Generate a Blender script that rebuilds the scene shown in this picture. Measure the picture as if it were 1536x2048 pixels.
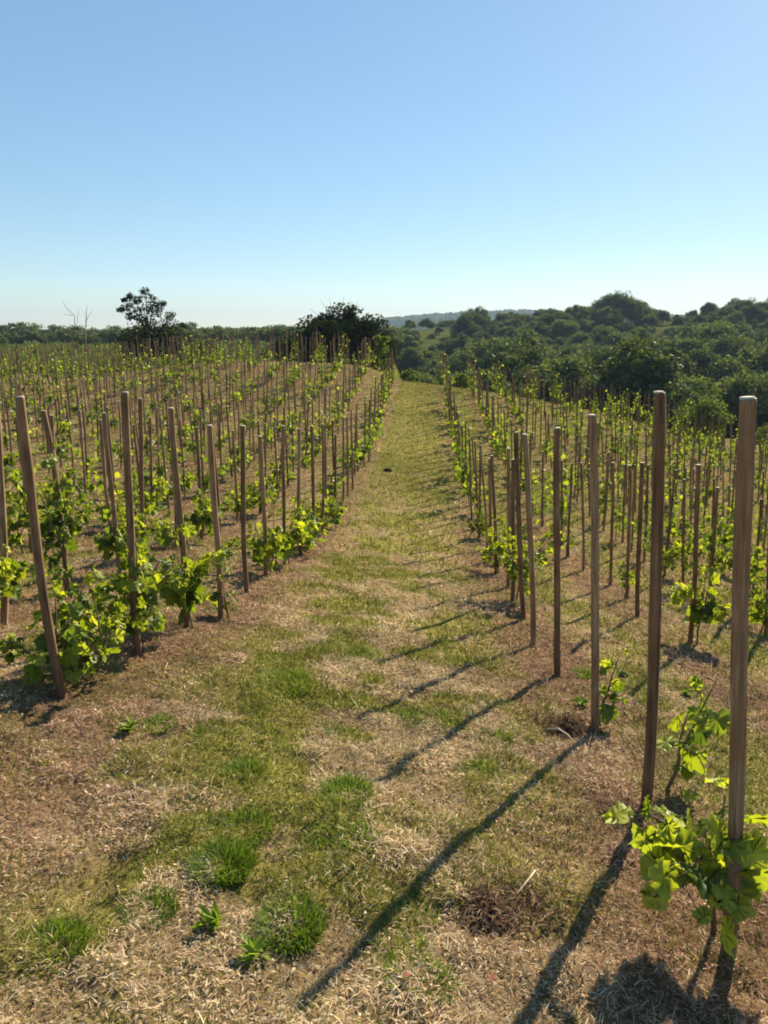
import bpy, math, random
import numpy as np
from mathutils import Vector
for o in list(bpy.data.objects): bpy.data.objects.remove(o)
scene = bpy.context.scene; COL = scene.collection
R = math.radians
# ------------------------------------------------------------------ camera, sky, sun, exposure
EYE = 1.42; PITCH = R(13.8); YAW = R(3.1)
cam = bpy.data.cameras.new('camera'); cam.sensor_fit = 'VERTICAL'; cam.sensor_height = 36; cam.lens = 26
cam.clip_start = .05; cam.clip_end = 9000
camo = bpy.data.objects.new('camera', cam); COL.objects.link(camo)
camo.location = (0, 0, EYE); camo.rotation_euler = (R(90)-PITCH, 0, YAW); scene.camera = camo
SUN_EL, SUN_AZ = R(27), R(27)           # azimuth clockwise from +Y (the rows' direction)
w = bpy.data.worlds.new('World'); scene.world = w; w.use_nodes = True
nt = w.node_tree; bg = nt.nodes['Background']; sky = nt.nodes.new('ShaderNodeTexSky')
sky.sky_type = 'NISHITA'; sky.sun_disc = False; sky.sun_elevation = SUN_EL; sky.sun_rotation = SUN_AZ
sky.air_density = 1.0; sky.dust_density = .28; sky.ozone_density = 2.2; sky.altitude = 1500
hs = nt.nodes.new('ShaderNodeSeparateColor'); hs.mode = 'HSV'; hc = nt.nodes.new('ShaderNodeCombineColor'); hc.mode = 'HSV'   # softens the brightness range of the physical sky
pw = nt.nodes.new('ShaderNodeMath'); pw.operation = 'POWER'; pw.inputs[1].default_value = .57
ml_ = nt.nodes.new('ShaderNodeMath'); ml_.operation = 'MULTIPLY'; ml_.inputs[1].default_value = 2.06
nt.links.new(sky.outputs[0], hs.inputs[0]); hu = nt.nodes.new('ShaderNodeMath'); hu.operation = 'MULTIPLY'; hu.inputs[1].default_value = .976; nt.links.new(hs.outputs[0], hu.inputs[0]); nt.links.new(hu.outputs[0], hc.inputs[0]); nt.links.new(hs.outputs[1], hc.inputs[1])
nt.links.new(hs.outputs[2], pw.inputs[0]); nt.links.new(pw.outputs[0], ml_.inputs[0]); nt.links.new(ml_.outputs[0], hc.inputs[2])
nt.links.new(hc.outputs[0], bg.inputs[0]); bg.inputs[1].default_value = .064
sl = bpy.data.lights.new('sun', 'SUN'); sl.energy = 5.0; sl.angle = R(.55); sl.color = (1, .86, .64)
so = bpy.data.objects.new('sun', sl); COL.objects.link(so)
sd = Vector((math.sin(SUN_AZ)*math.cos(SUN_EL), math.cos(SUN_AZ)*math.cos(SUN_EL), math.sin(SUN_EL)))
so.rotation_euler = sd.to_track_quat('Z', 'Y').to_euler(); so.location = (20, 40, 30)
vs = scene.view_settings; vs.view_transform = 'Standard'; vs.look = 'None'; vs.gamma = 1; vs.exposure = 1.2
scene.render.engine = 'CYCLES'
cy = scene.cycles; cy.max_bounces = 6; cy.diffuse_bounces = 3; cy.glossy_bounces = 2; cy.transmission_bounces = 3; cy.volume_bounces = 0
cy.transparent_max_bounces = 6; cy.use_denoising = True; cy.denoiser = 'OPENIMAGEDENOISE'; cy.denoising_input_passes = 'RGB_ALBEDO_NORMAL'; cy.filter_width = 1.9; cy.sample_clamp_indirect = 6
# ------------------------------------------------------------------ terrain
_rng = np.random.default_rng(5); _LAT = _rng.random((256, 256))
def vnoise(x, y, s, o=0.0):
    x = np.asarray(x, float)/s+17.3+o; y = np.asarray(y, float)/s+41.7+o*1.7
    xi = np.floor(x).astype(int); yi = np.floor(y).astype(int); fx = x-xi; fy = y-yi
    fx = fx*fx*(3-2*fx); fy = fy*fy*(3-2*fy)
    a = _LAT[xi % 256, yi % 256]; b = _LAT[(xi+1) % 256, yi % 256]; c = _LAT[xi % 256, (yi+1) % 256]; d = _LAT[(xi+1) % 256, (yi+1) % 256]
    return (a*(1-fx)+b*fx)*(1-fy)+(c*(1-fx)+d*fx)*fy
def sst(a, b, x):
    t = np.clip((np.asarray(x, float)-a)/(b-a), 0, 1); return t*t*(3-2*t)
_PY = np.array([-30, -6, 0, 1.6, 2.5, 3.1, 4.1, 4.8, 6.3, 8.3, 10.6, 14, 17.7, 22.9, 30, 35.4, 38, 41, 46.])
_PZ = np.array([-.6, -.95, -1.42, -1.62, -1.74, -1.86, -2.03, -2.15, -2.42, -2.77, -3.08, -3.33, -3.42, -3.31, -2.85, -2.51, -2.6, -3.0, -3.9])
_yy = np.linspace(-30, 46, 1521); _zz = np.interp(_yy, _PY, _PZ); _k = np.hanning(31); _k /= _k.sum()
_zz = np.convolve(np.pad(_zz, 15, mode='edge'), _k, 'valid')
def height(x, y):
    x = np.asarray(x, float); y = np.asarray(y, float); x, y = np.broadcast_arrays(x, y)
    ax = x - .0
    lat = np.where(ax < 0, .72*(1-np.exp(np.minimum(ax, 0)/6.0)), -.11*ax-.0062*np.minimum(np.abs(ax), 16)**2*(ax > 0))
    lat = np.where(ax > 18, -.11*18-.0062*256-.03*(ax-18), lat)
    bank = .55*sst(-1.2, -3.2, ax)*sst(23, 37, y)*(1-.6*sst(-10, -20, ax))
    near = np.interp(y, _yy, _zz)+EYE+lat*sst(-2, 4, y)+bank-.55*sst(-7, -16, ax)*sst(24, 38, y)
    a = x/np.maximum(y, 1.0)
    # left: a plateau running on to a far tree belt; right: a valley and a wooded hillside
    zl = np.interp(y, [40, 46, 60, 110, 260, 600, 1500, 4000], [-2.1, -2.6, -3.0, -3.1, -3.6, -6, -14, -25])+EYE
    rise = np.interp(a, [-.06, -.02, .046, .085, .125, .19, .25, .315, .388, .45, .7], [10, 12.2, 12.6, 11, 12.6, 14.3, 14.3, 14.6, 15.3, 15.8, 17])
    zr = np.interp(y, [38, 46, 60, 85, 100], [-3.2, -6, -9.5, -12, -12])+EYE+rise*sst(85, 235, y)-10*sst(260, 420, y)-25*sst(400, 1500, y)
    wl = sst(-.015, -.055, a)
    far = zl*wl+zr*(1-wl)
    wf = sst(40, 52, y)
    z = near*(1-wf)+far*wf
    d = np.hypot(x, y)
    am = np.clip(1.0-d/60, 0, 1)
    z = z+am*(.06*(vnoise(x, y, .9)-.5)+.03*(vnoise(x, y, .33, 3)-.5))+sst(45, 90, d)*1.2*(vnoise(x, y, 18, 7)-.5)
    return z
def clumps(x, y):
    return np.clip(.62*vnoise(x, y, .15, 9)+.38*vnoise(x+.3*y, y-.3*x, .27, 19)*1.15-.02, 0, 1)
def fine(x, y):
    d = np.hypot(x, y); am = np.clip(1.0-d/9, 0, 1)
    return am*(.075*(clumps(x, y)-.45)+.030*(vnoise(x, y, .06, 11)-.5))
ROWS_R = [.9+1.35*i for i in range(13)]
ROWS_L = [-1.56-1.22*i for i in range(19)]
def row_dist(x):
    x = np.asarray(x, float)
    r = np.abs(((x-.9)/1.35) % 1.0); r = np.minimum(r, 1-r)*1.35
    l = np.abs(((-x-1.56)/1.22) % 1.0); l = np.minimum(l, 1-l)*1.22
    d = np.where(x > .2, r, np.where(x < -.9, l, 1.0))
    return np.where((x > .2) & (x < .9), np.abs(x-.9), np.where((x < -.9) & (x > -1.56), np.abs(x+1.56), d))
def masks(x, y):
    """green, litter (brown) fractions of the ground cover"""
    n1 = vnoise(x, y, 1.1, 2); n2 = vnoise(x, y, .37, 5); n3 = vnoise(x, y, 3.7, 8)
    g = .45*n1+.35*n2+.3*n3
    ctr = np.exp(-((x+.35)/.75)**2)
    base = np.interp(y, [0, 2, 3, 4.5, 6, 9, 11, 13, 15, 17, 22, 42], [.24, .48, .68, .80, .86, .88, .86, .78, .70, .92, 1.0, 1.0])
    green = np.clip(base+(g-.55)*1.5+.22*ctr*sst(3, 6, y), 0.03, .95)
    tan = np.exp(-((x-.05)/.30)**2)*sst(2.6, 4, y)*sst(10, 7, y)*(.3+.7*n1)
    kf = sst(8, 20, y); green = np.clip(green*(1-.6*tan)*((1-kf)*(.25+1.5*sst(.36, .62, .5*vnoise(x, y, .21, 15)+.5*vnoise(x, y, .5, 16)))+kf*1.15), .03, .95)
    green = np.where(x > .3, np.clip(green*1.25, 0, .95), green)
    infield = ((x > .3) | (x < -1.0))*1.0
    litter = sst(.55, .12, row_dist(x))*(.35+.75*n1)*np.where(y < 14, 1, .75)
    litter = np.clip(litter+.5*infield*(n3-.4), 0, .95)
    litter = np.maximum(litter, .8*np.exp(-((x-.55)/.45)**2-((y-2.3)/.75)**2)*(.5+.6*n2))
    litter = np.maximum(litter, .75*sst(-.75, -1.4, x)*sst(3.9, 2.6, y)*(.4+.8*n2))
    green = np.where(x < -1.2, green*np.interp(y, [0, 8, 20, 42], [1, .95, .62, .42]), green)
    return green*(1-.7*litter), litter
# ------------------------------------------------------------------ helpers
rng = np.random.default_rng(11); rnd = random.Random(4)
def mesh_np(name, V, F, mats, attrs=None, smooth=False, mat_idx=None):
    V = np.asarray(V, np.float32); F = np.asarray(F, np.int32); k = F.shape[1]
    me = bpy.data.meshes.new(name)
    me.vertices.add(len(V)); me.vertices.foreach_set('co', V.ravel())
    me.loops.add(F.size); me.loops.foreach_set('vertex_index', F.ravel())
    me.polygons.add(len(F)); me.polygons.foreach_set('loop_start', np.arange(0, F.size, k, dtype=np.int32))
    try: me.polygons.foreach_set('loop_total', np.full(len(F), k, np.int32))
    except Exception: pass
    if smooth: me.polygons.foreach_set('use_smooth', np.ones(len(F), bool))
    if mat_idx is not None: me.polygons.foreach_set('material_index', np.asarray(mat_idx, np.int32))
    for m in (mats if isinstance(mats, (list, tuple)) else [mats]): me.materials.append(m)
    for an, arr in (attrs or {}).items():
        arr = np.asarray(arr, np.float32)
        if arr.ndim == 1:
            a = me.attributes.new(an, 'FLOAT', 'POINT'); a.data.foreach_set('value', arr)
        else:
            if arr.shape[1] == 3: arr = np.concatenate([arr, np.ones((len(arr), 1), np.float32)], 1)
            a = me.attributes.new(an, 'FLOAT_COLOR', 'POINT'); a.data.foreach_set('color', arr.ravel())
    me.update(calc_edges=True); me.validate()
    return me
def link(name, me, parent=None, loc=(0, 0, 0), rot=(0, 0, 0), sc=(1, 1, 1)):
    o = bpy.data.objects.new(name, me); COL.objects.link(o)
    o.location = loc; o.rotation_euler = rot; o.scale = sc
    if parent: o.parent = parent
    return o
def tag(o, label=None, cat=None, group=None, kind=None):
    if label: o['label'] = label
    if cat: o['category'] = cat
    if group: o['group'] = group
    if kind: o['kind'] = kind
    return o
def copy_tree(o, loc, rot, sc):
    c = o.copy(); COL.objects.link(c); c.location = loc; c.rotation_euler = rot; c.scale = sc
    for ch in o.children:
        d = ch.copy(); COL.objects.link(d); d.parent = c
        for g in ch.children:
            e = g.copy(); COL.objects.link(e); e.parent = d
    return c
class MB:
    def __init__(s): s.V = []; s.F = []; s.T = []; s.n = 0
    def add(s, V, F, t=None):
        V = np.asarray(V, float); F = np.asarray(F, int)
        s.V.append(V); s.F.append(F+s.n); s.n += len(V)
        s.T.append(np.full(len(V), .5) if t is None else (np.full(len(V), t) if np.isscalar(t) else np.asarray(t)))
    def tube(s, pts, rad, sides=7, cap=True):
        pts = np.asarray(pts, float); n = len(pts); rad = np.broadcast_to(np.asarray(rad, float), (n,))
        tg = np.gradient(pts, axis=0); tg /= np.linalg.norm(tg, axis=1)[:, None]+1e-9
        ref = np.where(np.abs(tg[:, 2:3]) > .9, np.array([[1., 0, 0]]), np.array([[0, 0, 1.]]))
        a = np.cross(tg, ref); a /= np.linalg.norm(a, axis=1)[:, None]; b = np.cross(tg, a)
        an = np.linspace(0, 2*math.pi, sides, endpoint=False)
        V = (pts[:, None]+rad[:, None, None]*(np.cos(an)[None, :, None]*a[:, None]+np.sin(an)[None, :, None]*b[:, None])).reshape(-1, 3)
        F = []
        for i in range(n-1):
            for j in range(sides):
                p, q = i*sides+j, i*sides+(j+1) % sides; r_, s_ = p+sides, q+sides
                F += [(p, q, s_), (p, s_, r_)]
        if cap:
            V = np.vstack([V, pts[-1]+tg[-1]*rad[-1]*.3]); e = len(V)-1
            F += [((n-1)*sides+j, (n-1)*sides+(j+1) % sides, e) for j in range(sides)]
        s.add(V, F)
    def mesh(s, name, mat, smooth=False):
        return mesh_np(name, np.vstack(s.V), np.vstack(s.F), mat, {'tint': np.concatenate(s.T)}, smooth)
def frames(n, tip):
    """orthonormal leaf frames: x across, y towards the tip, z the face normal"""
    tip = tip/(np.linalg.norm(tip, axis=1)[:, None]+1e-9)
    x = np.cross(tip, n); x /= np.linalg.norm(x, axis=1)[:, None]+1e-9
    return x, tip, np.cross(x, tip)
def scatter(base_V, base_F, P, X, Y, Z, S):
    n, k = len(P), len(base_V)
    V = P[:, None]+S[:, None, None]*(base_V[None, :, 0:1]*X[:, None]+base_V[None, :, 1:2]*Y[:, None]+base_V[None, :, 2:3]*Z[:, None])
    F = (base_F[None]+(np.arange(n)*k)[:, None, None]).reshape(-1, 3)
    return V.reshape(-1, 3), F
# ------------------------------------------------------------------ materials
def mat(name):
    m = bpy.data.materials.new(name); m.use_nodes = True; n = m.node_tree; n.nodes.clear()
    return m, n, n.nodes.new('ShaderNodeOutputMaterial')
def N(n, t, **k):
    nd = n.nodes.new(t)
    for a, v in k.items():
        if a in nd.inputs: nd.inputs[a].default_value = v
        else: setattr(nd, a, v)
    return nd
def ramp(n, fac, stops):
    r = n.nodes.new('ShaderNodeValToRGB'); n.links.new(fac, r.inputs[0]); e = r.color_ramp.elements
    while len(e) < len(stops): e.new(.5)
    for i, (p, c) in enumerate(stops): e[i].position = p; e[i].color = (*c, 1)
    return r.outputs[0]
def leaf_mat(name, stops, transl=.42, gloss=.02, rough=.45, objvar=.25, tr_gain=(1.25, 1.35, .7)):
    m, n, out = mat(name)
    at = N(n, 'ShaderNodeAttribute', attribute_name='tint'); oi = N(n, 'ShaderNodeObjectInfo')
    ma = N(n, 'ShaderNodeMath', operation='MULTIPLY_ADD'); n.links.new(oi.outputs['Random'], ma.inputs[0]); ma.inputs[1].default_value = objvar; n.links.new(at.outputs['Fac'], ma.inputs[2])
    mb = N(n, 'ShaderNodeMath', operation='SUBTRACT'); n.links.new(ma.outputs[0], mb.inputs[0]); mb.inputs[1].default_value = objvar/2
    c = ramp(n, mb.outputs[0], stops)
    d = N(n, 'ShaderNodeBsdfDiffuse'); n.links.new(c, d.inputs[0])
    t = N(n, 'ShaderNodeBsdfTranslucent'); mx = N(n, 'ShaderNodeMix', data_type='RGBA', blend_type='MULTIPLY'); mx.inputs[0].default_value = 1
    n.links.new(c, mx.inputs[6]); mx.inputs[7].default_value = (*tr_gain, 1); n.links.new(mx.outputs[2], t.inputs[0])
    s1 = N(n, 'ShaderNodeMixShader'); s1.inputs[0].default_value = transl
    n.links.new(d.outputs[0], s1.inputs[1]); n.links.new(t.outputs[0], s1.inputs[2]); last = s1
    if gloss:
        g = N(n, 'ShaderNodeBsdfGlossy'); g.inputs['Roughness'].default_value = rough; g.inputs[0].default_value = (.9, .95, .95, 1)
        s2 = N(n, 'ShaderNodeMixShader'); s2.inputs[0].default_value = gloss
        n.links.new(last.outputs[0], s2.inputs[1]); n.links.new(g.outputs[0], s2.inputs[2]); last = s2
    n.links.new(last.outputs[0], out.inputs[0]); return m
M_vine = leaf_mat('vine_leaf', [(0, (.045, .085, .010)), (.4, (.13, .185, .016)), (.7, (.27, .33, .026)), (1, (.40, .43, .05))], .54, .025, .5, .2, (1.5, 1.45, .6))
M_tree = leaf_mat('tree_leaf', [(0, (.040, .058, .018)), (.5, (.10, .125, .034)), (1, (.24, .26, .065))], .32, .02, .5, .4)
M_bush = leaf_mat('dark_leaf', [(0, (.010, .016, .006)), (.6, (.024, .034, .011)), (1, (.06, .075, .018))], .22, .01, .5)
M_shrub = leaf_mat('shrub_leaf', [(0, (.05, .08, .015)), (.5, (.12, .16, .03)), (1, (.22, .24, .05))], .4, .015, .5)
M_tuft = leaf_mat('tuft_blade', [(0, (.06, .105, .012)), (.5, (.15, .22, .02)), (1, (.28, .35, .03))], .45, .015, .5, .15)
def blade_mat():
    m, n, out = mat('blade')
    a = N(n, 'ShaderNodeAttribute', attribute_name='Col')
    d = N(n, 'ShaderNodeBsdfDiffuse'); t = N(n, 'ShaderNodeBsdfTranslucent')
    n.links.new(a.outputs[0], d.inputs[0]); n.links.new(a.outputs[0], t.inputs[0])
    s = N(n, 'ShaderNodeMixShader'); s.inputs[0].default_value = .33
    n.links.new(d.outputs[0], s.inputs[1]); n.links.new(t.outputs[0], s.inputs[2]); n.links.new(s.outputs[0], out.inputs[0]); return m
M_blade = blade_mat()
def wood_mat(name, stops, scale=60, bump=.3):
    m, n, out = mat(name); p = N(n, 'ShaderNodeBsdfPrincipled'); p.inputs['Roughness'].default_value = .85
    tc = N(n, 'ShaderNodeTexCoord'); mp = N(n, 'ShaderNodeMapping'); mp.inputs['Scale'].default_value = (1, 1, .06)
    oi = N(n, 'ShaderNodeObjectInfo'); cb = N(n, 'ShaderNodeVectorMath', operation='ADD'); sc_ = N(n, 'ShaderNodeVectorMath', operation='SCALE'); sc_.inputs[0].default_value = (3, 5, 7)
    n.links.new(oi.outputs['Random'], sc_.inputs[3]); n.links.new(tc.outputs['Object'], cb.inputs[0]); n.links.new(sc_.outputs[0], cb.inputs[1])
    n.links.new(cb.outputs[0], mp.inputs[0])
    nz = N(n, 'ShaderNodeTexNoise'); nz.inputs['Scale'].default_value = scale; nz.inputs['Detail'].default_value = 6; nz.inputs['Roughness'].default_value = .7
    n.links.new(mp.outputs[0], nz.inputs['Vector'])
    n2 = N(n, 'ShaderNodeTexNoise'); n2.inputs['Scale'].default_value = 5; n.links.new(cb.outputs[0], n2.inputs['Vector'])
    ad = N(n, 'ShaderNodeMath', operation='MULTIPLY_ADD'); n.links.new(n2.outputs[0], ad.inputs[0]); ad.inputs[1].default_value = .5; n.links.new(nz.outputs[0], ad.inputs[2])
    a2 = N(n, 'ShaderNodeMath', operation='MULTIPLY_ADD'); n.links.new(oi.outputs['Random'], a2.inputs[0]); a2.inputs[1].default_value = .25; n.links.new(ad.outputs[0], a2.inputs[2])
    a3 = N(n, 'ShaderNodeMath', operation='SUBTRACT'); n.links.new(a2.outputs[0], a3.inputs[0]); a3.inputs[1].default_value = .375
    m2 = N(n, 'ShaderNodeMapping'); m2.inputs['Scale'].default_value = (1, 1, .025); n.links.new(cb.outputs[0], m2.inputs[0])
    nc = N(n, 'ShaderNodeTexNoise'); nc.inputs['Scale'].default_value = scale*2.2; nc.inputs['Detail'].default_value = 3; n.links.new(m2.outputs[0], nc.inputs['Vector'])
    crack = ramp(n, nc.outputs[0], [(.30, (.35, .33, .32)), (.40, (1, 1, 1))])
    ng = N(n, 'ShaderNodeTexNoise'); ng.inputs['Scale'].default_value = 9; ng.inputs['Detail'].default_value = 7; n.links.new(cb.outputs[0], ng.inputs['Vector'])
    grey = ramp(n, ng.outputs[0], [(.45, (1, 1, 1)), (.68, (.95, 1.0, 1.04))])
    k1 = N(n, 'ShaderNodeMix', data_type='RGBA', blend_type='MULTIPLY'); k1.inputs[0].default_value = 1; n.links.new(ramp(n, a3.outputs[0], stops), k1.inputs[6]); n.links.new(crack, k1.inputs[7])
    k2 = N(n, 'ShaderNodeMix', data_type='RGBA', blend_type='MULTIPLY'); k2.inputs[0].default_value = 1; n.links.new(k1.outputs[2], k2.inputs[6]); n.links.new(grey, k2.inputs[7])
    n.links.new(k2.outputs[2], p.inputs['Base Color'])
    b = N(n, 'ShaderNodeBump'); b.inputs['Strength'].default_value = bump; b.inputs['Distance'].default_value = .004
    n.links.new(nz.outputs[0], b.inputs['Height']); n.links.new(b.outputs[0], p.inputs['Normal'])
    n.links.new(p.outputs[0], out.inputs[0]); return m
M_stake = wood_mat('stake_wood', [(.22, (.05, .025, .012)), (.42, (.165, .086, .038)), (.6, (.25, .142, .068)), (.8, (.40, .27, .16))])
M_cut = wood_mat('sawn_wood', [(.3, (.5, .42, .32)), (.7, (.68, .6, .48))], 30, .1)
M_bark = wood_mat('bark', [(.3, (.05, .038, .028)), (.6, (.12, .09, .065)), (.8, (.2, .16, .12))], 25, .6)
M_cane = wood_mat('vine_cane', [(.3, (.09, .06, .03)), (.6, (.16, .13, .05)), (.8, (.2, .2, .07))], 60, .2)
M_deadwood = wood_mat('dead_wood', [(.3, (.10, .085, .075)), (.7, (.2, .175, .155))], 40, .2)
M_straw = wood_mat('pale_straw', [(.3, (.42, .35, .24)), (.7, (.6, .52, .4))], 40, .1)
def plain(name, c, rough=.9, scale=8, var=.5, bump=.5):
    m, n, out = mat(name); p = N(n, 'ShaderNodeBsdfPrincipled'); p.inputs['Specular IOR Level'].default_value = 0; p.inputs['Roughness'].default_value = rough
    tc = N(n, 'ShaderNodeTexCoord'); nz = N(n, 'ShaderNodeTexNoise'); nz.inputs['Scale'].default_value = scale; nz.inputs['Detail'].default_value = 8
    n.links.new(tc.outputs['Object'], nz.inputs['Vector'])
    lo = tuple(v*(1-var) for v in c); hi = tuple(v*(1+var) for v in c)
    n.links.new(ramp(n, nz.outputs[0], [(.3, lo), (.7, hi)]), p.inputs['Base Color'])
    b = N(n, 'ShaderNodeBump'); b.inputs['Strength'].default_value = bump; n.links.new(nz.outputs[0], b.inputs['Height']); n.links.new(b.outputs[0], p.inputs['Normal'])
    n.links.new(p.outputs[0], out.inputs[0]); return m
M_clod = plain('dark_clod', (.06, .03, .022), scale=30)
M_redleaf = plain('red_leaf', (.24, .11, .075), scale=20)
def ground_mat():
    m, n, out = mat('ground'); p = N(n, 'ShaderNodeBsdfPrincipled'); p.inputs['Roughness'].default_value = 1; p.inputs['Specular IOR Level'].default_value = 0
    a = N(n, 'ShaderNodeAttribute', attribute_name='Col'); g = N(n, 'ShaderNodeNewGeometry')
    f = []
    for s, d in ((38, 10), (3.1, 8), (.16, 8)):
        z = N(n, 'ShaderNodeTexNoise'); z.inputs['Scale'].default_value = s; z.inputs['Detail'].default_value = d; z.inputs['Roughness'].default_value = .72
        n.links.new(g.outputs['Position'], z.inputs['Vector']); f.append(z.outputs[0])
    v1 = ramp(n, f[0], [(.25, (.25, .25, .25)), (.5, (1, 1, 1)), (.8, (2.1, 2.0, 1.85))])
    v2 = ramp(n, f[1], [(.25, (.62, .62, .62)), (.75, (1.4, 1.38, 1.3))])
    v3 = ramp(n, f[2], [(.3, (.7, .72, .7)), (.7, (1.3, 1.28, 1.2))])
    c = a.outputs[0]
    for v in (v1, v2, v3):
        mx = N(n, 'ShaderNodeMix', data_type='RGBA', blend_type='MULTIPLY'); mx.inputs[0].default_value = 1
        n.links.new(c, mx.inputs[6]); n.links.new(v, mx.inputs[7]); c = mx.outputs[2]
    n.links.new(c, p.inputs['Base Color'])
    b = N(n, 'ShaderNodeBump'); b.inputs['Strength'].default_value = .9; b.inputs['Distance'].default_value = .02
    n.links.new(f[0], b.inputs['Height']); n.links.new(b.outputs[0], p.inputs['Normal'])
    n.links.new(p.outputs[0], out.inputs[0]); return m
M_ground = ground_mat()
# ------------------------------------------------------------------ ground sheet
def axis(segs):
    out = [segs[0][0]]
    for a, b, s in segs:
        out += list(np.linspace(a, b, max(2, int(round((b-a)/s))+1))[1:])
    return np.array(out)
ys = axis([(-30, -2, 2), (-2, .8, .2), (.8, 5, .032), (5, 10, .08), (10, 20, .22), (20, 50, .5), (50, 120, 2), (120, 300, 5), (300, 2300, 60)])
xs = axis([(-1500, -300, 60), (-300, -90, 7), (-90, -30, 2), (-30, -8, .5), (-8, -3.2, .12), (-3.2, 3.0, .032), (3.0, 8, .12), (8, 30, .5), (30, 160, 2.5), (160, 300, 7), (300, 1500, 60)])
GX, GY = np.meshgrid(xs, ys); GZ = height(GX, GY)+fine(GX, GY)
nx, ny = len(xs), len(ys)
ii = (np.arange(ny-1)[:, None]*nx+np.arange(nx-1)[None]).ravel()
GF = np.stack([ii, ii+1, ii+nx+1, ii+nx], 1)
gr, li = masks(GX, GY)
soil = np.array([.155, .100, .064]); strawc = np.array([.33, .235, .135]); grn = np.array([.19, .19, .045]); brn = np.array([.17, .105, .07])
C = strawc*(.55)+soil*.45+0*GX[..., None]
C = C*(1-gr[..., None]*.75)+grn*gr[..., None]*.75
C = C*(1-li[..., None]*.8)+brn*li[..., None]*.8
aa = GX/np.maximum(GY, 1)
left = sst(-.015, -.055, aa)[..., None]
patch = vnoise(GX, GY, 22, 4)[..., None]
C_left = np.array([.105, .13, .032])*(1-patch*.5)+np.array([.17, .15, .06])*patch*.5
C_right = np.array([.040, .055, .018])+0*patch
meadow = (sst(.27, .29, aa)*sst(.37, .35, aa)*sst(165, 185, GY)+sst(-.03, -.01, aa)*sst(.05, .035, aa)*sst(150, 170, GY))[..., None]
C_right = C_right*(1-meadow)+np.array([.085, .10, .032])*meadow
C_far = C_left*left+C_right*(1-left)
wf = sst(41, 50, GY)[..., None]
C = C*(1-wf)+C_far*wf
dry = (sst(14, 18, GX)*sst(60, 45, GY)*sst(10, 20, GY))[..., None]
C = C*(1-dry)+np.array([.16, .15, .06])*dry
g = link('ground', mesh_np('ground', np.stack([GX, GY, GZ], -1).reshape(-1, 3), GF, M_ground, {'Col': C.reshape(-1, 3)}, True)); g['kind'] = 'structure'
# ------------------------------------------------------------------ visibility
cp, sp = math.cos(PITCH), math.sin(PITCH); cyw, syw = math.cos(YAW), math.sin(YAW); FPX = 26/36*2048
def in_view(x, y, z, m=.03):
    z = z-EYE; u = x*cyw+y*syw; f = -x*syw+y*cyw
    d = np.maximum(f*cp-z*sp, .05); wv = -(f*sp+z*cp)
    px = .5+FPX*u/d/1536; py = .5+FPX*wv/d/2048
    return (px > -m) & (px < 1+m) & (py > -m) & (py < 1+m)
# ------------------------------------------------------------------ mown grass and straw on the field
PAL = {'straw': [(.72, .55, .34), (.60, .43, .26), (.40, .27, .16), (.80, .67, .47)],
       'brown': [(.30, .17, .11), (.20, .115, .075), (.42, .25, .17), (.52, .36, .26)],
       'green': [(.17, .19, .034), (.27, .275, .05), (.14, .17, .03), (.36, .34, .08)]}
PAL = {k: np.array(v) for k, v in PAL.items()}
def blades(P, L, W, el, az, bend, C):
    n = len(P)
    d0 = np.stack([np.cos(el)*np.cos(az), np.cos(el)*np.sin(az), np.sin(el)], 1)
    e1 = el-bend; d1 = np.stack([np.cos(e1)*np.cos(az), np.cos(e1)*np.sin(az), np.sin(e1)], 1)
    s = np.stack([-np.sin(az), np.cos(az), rng.uniform(-.5, .5, n)], 1)*(W/2)[:, None]
    m = P+d0*(L*.5)[:, None]; t = m+d1*(L*.5)[:, None]
    V = np.stack([P-s, P+s, m-s*.8, m+s*.8, t], 1).reshape(-1, 3)
    o = (np.arange(n)*5)[:, None]
    F = np.concatenate([o+np.array([0, 1, 3]), o+np.array([0, 3, 2]), o+np.array([2, 3, 4])])
    return V, F, np.repeat(C, 5, 0)
def field_grass(y0, y1, dens, kl, kw):
    xa, xb = -.60*y1-1.3, .53*y1+1.3
    n = int((xb-xa)*(y1-y0)*dens)
    x = rng.uniform(xa, xb, n); y = rng.uniform(y0, y1, n)
    ok = (x > -.60*y-1.3) & (x < .53*y+1.3) & (x < 17); x, y = x[ok], y[ok]; n = len(x)
    gr, li = masks(x, y); r = rng.random(n)
    isg = r < gr; isb = ~isg & (rng.random(n) < li*.9)
    C = PAL['straw'][rng.integers(0, 4, n)]
    C = np.where(isg[:, None], PAL['green'][rng.integers(0, 4, n)], C); C = np.where(isb[:, None], PAL['brown'][rng.integers(0, 4, n)], C)
    C = C*(rng.uniform(.7, 1.2, n)*(.72+.56*vnoise(x, y, .23, 13)))[:, None]
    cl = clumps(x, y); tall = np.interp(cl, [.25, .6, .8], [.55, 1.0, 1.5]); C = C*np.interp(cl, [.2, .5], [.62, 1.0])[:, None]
    el = np.where(isg, np.radians(rng.normal(48, 18, n)), np.radians(np.abs(rng.normal(10, 20, n)))).clip(0, 1.5)
    L = np.where(isg, rng.uniform(.022, .06, n), rng.uniform(.02, .065, n)*(1+.5*(rng.random(n) < .12)))*kl*tall
    W = np.where(isg, rng.uniform(.003, .006, n), rng.uniform(.0025, .005, n))*kw
    fl = ~isg & (rng.random(n) < .14); L = np.where(fl, rng.uniform(.012, .03, n)*kl, L); W = np.where(fl, rng.uniform(.007, .014, n)*kw, W)
    z = height(x, y)+fine(x, y)+np.where(isg, 0, rng.uniform(.0, .012, n))
    return blades(np.stack([x, y, z], 1), L, W, el, rng.uniform(0, 2*math.pi, n), np.radians(rng.uniform(0, 45, n)), C)
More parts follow.
